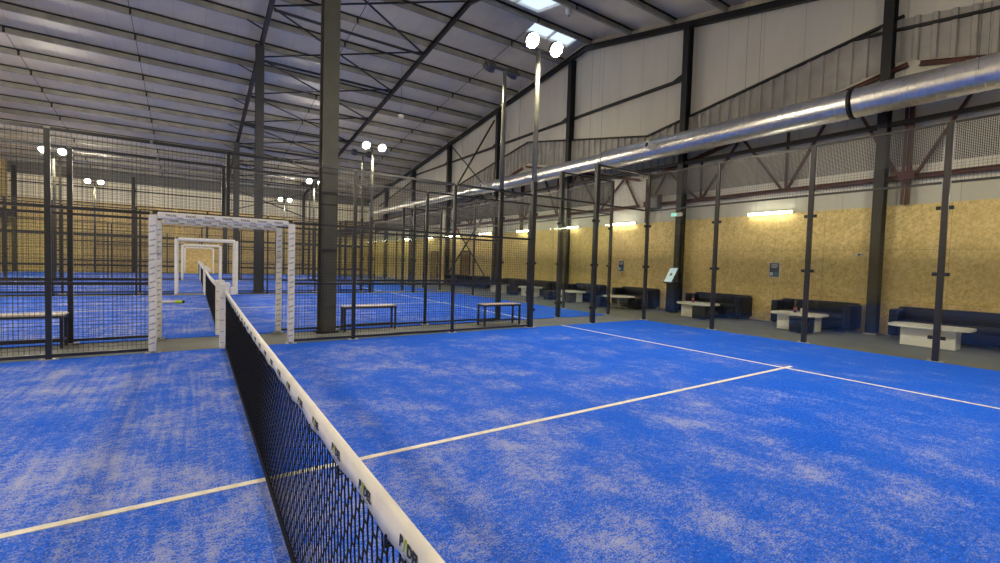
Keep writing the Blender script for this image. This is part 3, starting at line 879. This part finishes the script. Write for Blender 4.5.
# round table
t = thing('coffee_table', 'white round pedestal table left of the info screen', 'table', (12.05, 7.72, 0), group='white low lounge tables')
MB().lathe([(.40, .001), (.40, .55), (.415, .56), (.43, .55), (.43, .001)], 'Z', 40).build('tabletop', M['tablewhite'], t)
MB().lathe([(.012, .001), (.012, .2), (.02, .2), (.03, .025), (.39, .025), (.40, .06)], 'Z', 24).build('pedestal', M['chrome'], t, smooth=True)
def stool(x, y, lab, mat):
    t = thing('stool', lab, 'stool', (x, y, 0), group='cube lounge stools')
    rb('seat', mat, t, -.21, .21, -.21, .21, .30, .38, .03)
    rb('body', mat, t, -.20, .20, -.20, .20, .02, .31, .02)
    for sx in (-.16, .16):
        for sy in (-.16, .16): MB().cyl((sx, sy, 0), (sx, sy, .02), .02, 8).build('foot', M['rubber'], t)
stool(11.78, 1.78, 'black cube stool in front of the white table with bottle and cup', M['leather'])
stool(11.95, 4.48, 'black cube stool in front of the table right of the info screen', M['leather'])
stool(11.75, 8.32, 'navy cube stool left of the round table leg', M['navy'])
stool(12.45, 7.30, 'black cube stool right of the round table leg', M['leather'])
stool(12.0, 10.2, 'black cube stool at the right end of the table behind the second glass wall', M['leather'])
stool(12.05, 14.15, 'navy cube stool at the left end of the distant table left of the mast', M['navy'])
stool(11.95, 11.3, 'navy cube stool left of the table behind the second glass wall', M['navy'])
def bottle(x, y, z, lab):
    t = thing('bottle', lab, 'bottle', (x, y, z))
    MB().lathe([(0, .001), (0, .036), (.16, .036), (.20, .014), (.27, .013), (.27, .001)], 'Z', 16).build('body', M['bottle'], t, smooth=True)
    MB().lathe([(.05, .0366), (.13, .0366)], 'Z', 16).build('paper_label', M['redlabel'], t, smooth=True)
    MB().cyl((0, 0, .27), (0, 0, .285), .015, 10).build('cap', M['orange'], t)
bottle(12.16, 2.10, .43, 'dark bottle on the white table left of the rightmost one')
bottle(12.36, 5.05, .43, 'dark bottle on the white table right of the info screen')
t = thing('cup', 'clear plastic cup beside the bottle on the table', 'cup', (12.10, 1.92, .43))
MB().lathe([(.002, .001), (.0, .027), (.12, .037)], 'Z', 16).build('wall', M['offwhite'], t, smooth=True)

# info stand
t = thing('info_stand', 'dark info stand with a tilted pale screen beside the black wall column', 'info stand', (12.85, 6.14, 0), -.25, None)
MB().box(-.10, .10, -.19, .19, 0, 1.0, bev=.01).build('body', M['navy'], t)
R = Matrix.Translation((-.06, 0, 1.22)) @ Matrix.Rotation(math.radians(28), 4, 'Y')
s = MB().box(-.025, .025, -.21, .21, -.30, .30, R, bev=.012).build('screen_frame', M['black'], t)
MB().box(-.030, -.026, -.18, .18, -.26, .26, R).build('screen', M['screen'], s)
MB().cyl(R @ Vector((-.031, 0, .02)), R @ Vector((-.034, 0, .02)), .055, 18).build('screen_badge', M['ink'], s)
MB().cyl(R @ Vector((-.035, 0, .02)), R @ Vector((-.037, 0, .02)), .030, 18).build('screen_badge', M['limeink'], s)

# wall items
def poster(y, z, w, h, lab):
    t = thing('poster', lab, 'poster', (XR-.035, y, z), group='navy posters on the board wall')
    MB().box(-.008, .003, -w/2, w/2, -h/2, h/2).build('sheet', M['paper'], t)
    MB().box(-.010, -.0085, -w/2+.02, w/2-.02, -h/2+.02, h/2-.02).build('print', M['poster'], t)
    m = MB()
    for k, (a, b) in enumerate(((-.09, .08), (-.10, .10), (-.06, .07))):
        m.box(-.0120, -.0105, a, b, h/2-.075-k*.04, h/2-.055-k*.04)
    m.box(-.0120, -.0105, .03, .12, -h/2+.05, -h/2+.15)
    m.build('print_marks', M['paper'], t)
    MB().box(-.0115, -.0105, -.11, .01, -h/2+.05, -h/2+.17).build('print_patch', M['posterblue'], t)
poster(3.27, 1.49, .30, .43, 'navy and white poster on the boards above the table with bottle and cup')
poster(8.93, 1.49, .29, .42, 'navy poster on the boards left of the info screen')
t = thing('wall_socket', 'small white and black wall box left of the rightmost black column', 'wall box', (XR-.035, 1.27, 1.93))
MB().box(-.03, .003, -.07, .07, -.04, .04, bev=.006).build('casing', M['offwhite'], t)
MB().box(-.034, -.0305, -.03, .03, -.022, .022).build('socket_face', M['black'], t)
t = thing('exit_sign', 'small green emergency exit light on the black column above the info screen', 'exit sign', (13.17, 6.32, 3.27))
MB().box(-.05, .045, -.20, .20, -.06, .06, bev=.006).build('housing', M['offwhite'], t)
MB().box(-.054, -.0505, -.02, .18, -.045, .045).build('lit_panel', M['exitlit'], t)
m = MB(); m.prism([(-.056, .14, -.008), (-.056, .09, -.008), (-.056, .09, -.03), (-.056, .04, 0), (-.056, .09, .03), (-.056, .09, .008), (-.056, .14, .008)], (.0015, 0, 0))
m.build('arrow', M['paper'], t)
for (y, z, lab) in ((7.42, 3.83, 'grey metal box on the right wall between two fence posts'), (22.2, 4.1, 'distant grey metal box on the right wall above an orange lamp')):
    t = thing('control_box', lab, 'metal box', (13.38, y, z))
    MB().box(-.13, .13, -.23, .23, -.25, .25, bev=.015).build('casing', M['greybox'], t)
    MB().box(-.136, -.1305, -.20, .20, -.22, .22).build('door', M['greybox'], t)
    MB().cyl((-.137, -.17, 0), (-.155, -.17, 0), .015, 10).build('latch', M['black'], t)
t = thing('warning_lamp', 'small orange lamp under the distant grey metal box', 'lamp', (13.40, 22.15, 3.45))
MB().lathe([(-.13, .001), (-.13, .10), (.05, .10), (.12, .06), (.14, .001)], 'Z', 16).build('lens', M['orange'], t, smooth=True)
MB().box(-.09, .12, -.09, .09, -.17, -.131).build('mount', M['greybox'], t)
# tube lights
tub = [(3.45, 'nearest'), (8.9, 'second nearest'), (11.95, 'third nearest'), (15.2, 'fourth nearest'), (18.9, 'fifth nearest'), (22.6, 'sixth nearest'), (26.4, 'seventh nearest'), (30.3, 'eighth nearest'), (-2.6, 'rightmost')]
for y, w_ in tub:
    t = thing('tube_light', 'lit white tube light above the board wall, %s of the row' % w_, 'tube light', (13.44, y, 3.12), group='tube lights on the right wall')
    MB().box(0, .08, -.62, .62, -.03, .05, bev=.006).build('housing', M['offwhite'], t)
    MB().box(-.05, -.002, -.60, .60, -.035, .035, bev=.012).build('tube', M['tube'], t)
# hanging detector and camera dome
t = thing('hanging_sensor', 'small white sensor hanging on a wire below the roof', 'sensor', (7.12, 16.0, 7.74))
MB().lathe([(-.10, .001), (-.10, .10), (.04, .13), (.08, .05), (.10, .001)], 'Z', 16).build('body', M['offwhite'], t, smooth=True)
MB().cyl((0, 0, .1), (0, 0, zr(16)-PD-7.74), .006, 5).build('wire', M['black'], t)
t = thing('roof_sensor', 'round beige sensor under the roof beside the rooflights', 'sensor', (10.62, 9.25, zr(9.25)-.20))
MB().lathe([(-.13, .001), (-.12, .07), (-.03, .12), (.10, .12), (.19, .05)], 'Z', 18).build('body', M['offwhite'], t, smooth=True)
MB().cyl((0, 0, -.131), (0, 0, -.14), .04, 12).build('lens', M['black'], t)
# far doors in the board wall
for i, (y0, y1, lab) in enumerate(((20.7, 21.7, ''), (25.0, 26.0, ''))):
    d = MB().box(XR-.07, XR-.031, y0, y1, 0, 2.1).build('door_%d' % (i+1), M['doorwood']); tag(d, kind='structure')
    m = MB(); m.box(XR-.09, XR-.031, y0-.07, y0, 0, 2.17); m.box(XR-.09, XR-.031, y1, y1+.07, 0, 2.17); m.box(XR-.09, XR-.031, y0-.07, y1+.07, 2.10, 2.17)
    m.build('door_frame', M['steel'], d)
    MB().box(XR-.11, XR-.07, y0+.08, y0+.2, 1.0, 1.03).build('door_handle', M['chrome'], d)

# ------------------------------------------------------------------ daylight
wd = bpy.data.worlds.new('day'); scn.world = wd; wd.use_nodes = True
bg = wd.node_tree.nodes['Background']; bg.inputs[0].default_value = (.80, .90, 1, 1); bg.inputs[1].default_value = .95

# ------------------------------------------------------------------ camera
cam = bpy.data.cameras.new('camera'); co = bpy.data.objects.new('camera', cam); COL.objects.link(co); scn.camera = co
cam.sensor_width = 36; cam.lens = 455.592/1000*36; cam.clip_start = .05; cam.clip_end = 300
yaw, pitch, roll = .59464, .03822, .02950
f = Vector((math.sin(yaw)*math.cos(pitch), math.cos(yaw)*math.cos(pitch), -math.sin(pitch)))
r = Vector((math.cos(yaw), -math.sin(yaw), 0)); u = r.cross(f)
r2 = r*math.cos(roll)+u*math.sin(roll); u2 = -r*math.sin(roll)+u*math.cos(roll)
mm = Matrix((r2, u2, -f)).transposed().to_4x4(); mm.translation = Vector((-.3969, -3.1974, 1.4254)); co.matrix_world = mm

scn.view_settings.view_transform = 'Standard'; scn.view_settings.look = 'None'
scn.view_settings.gamma = 1; scn.view_settings.use_curve_mapping = False
scn.view_settings.exposure = 0.45
cy = scn.cycles
cy.transparent_max_bounces = 40; cy.max_bounces = 12; cy.diffuse_bounces = 8; cy.sample_clamp_indirect = 8
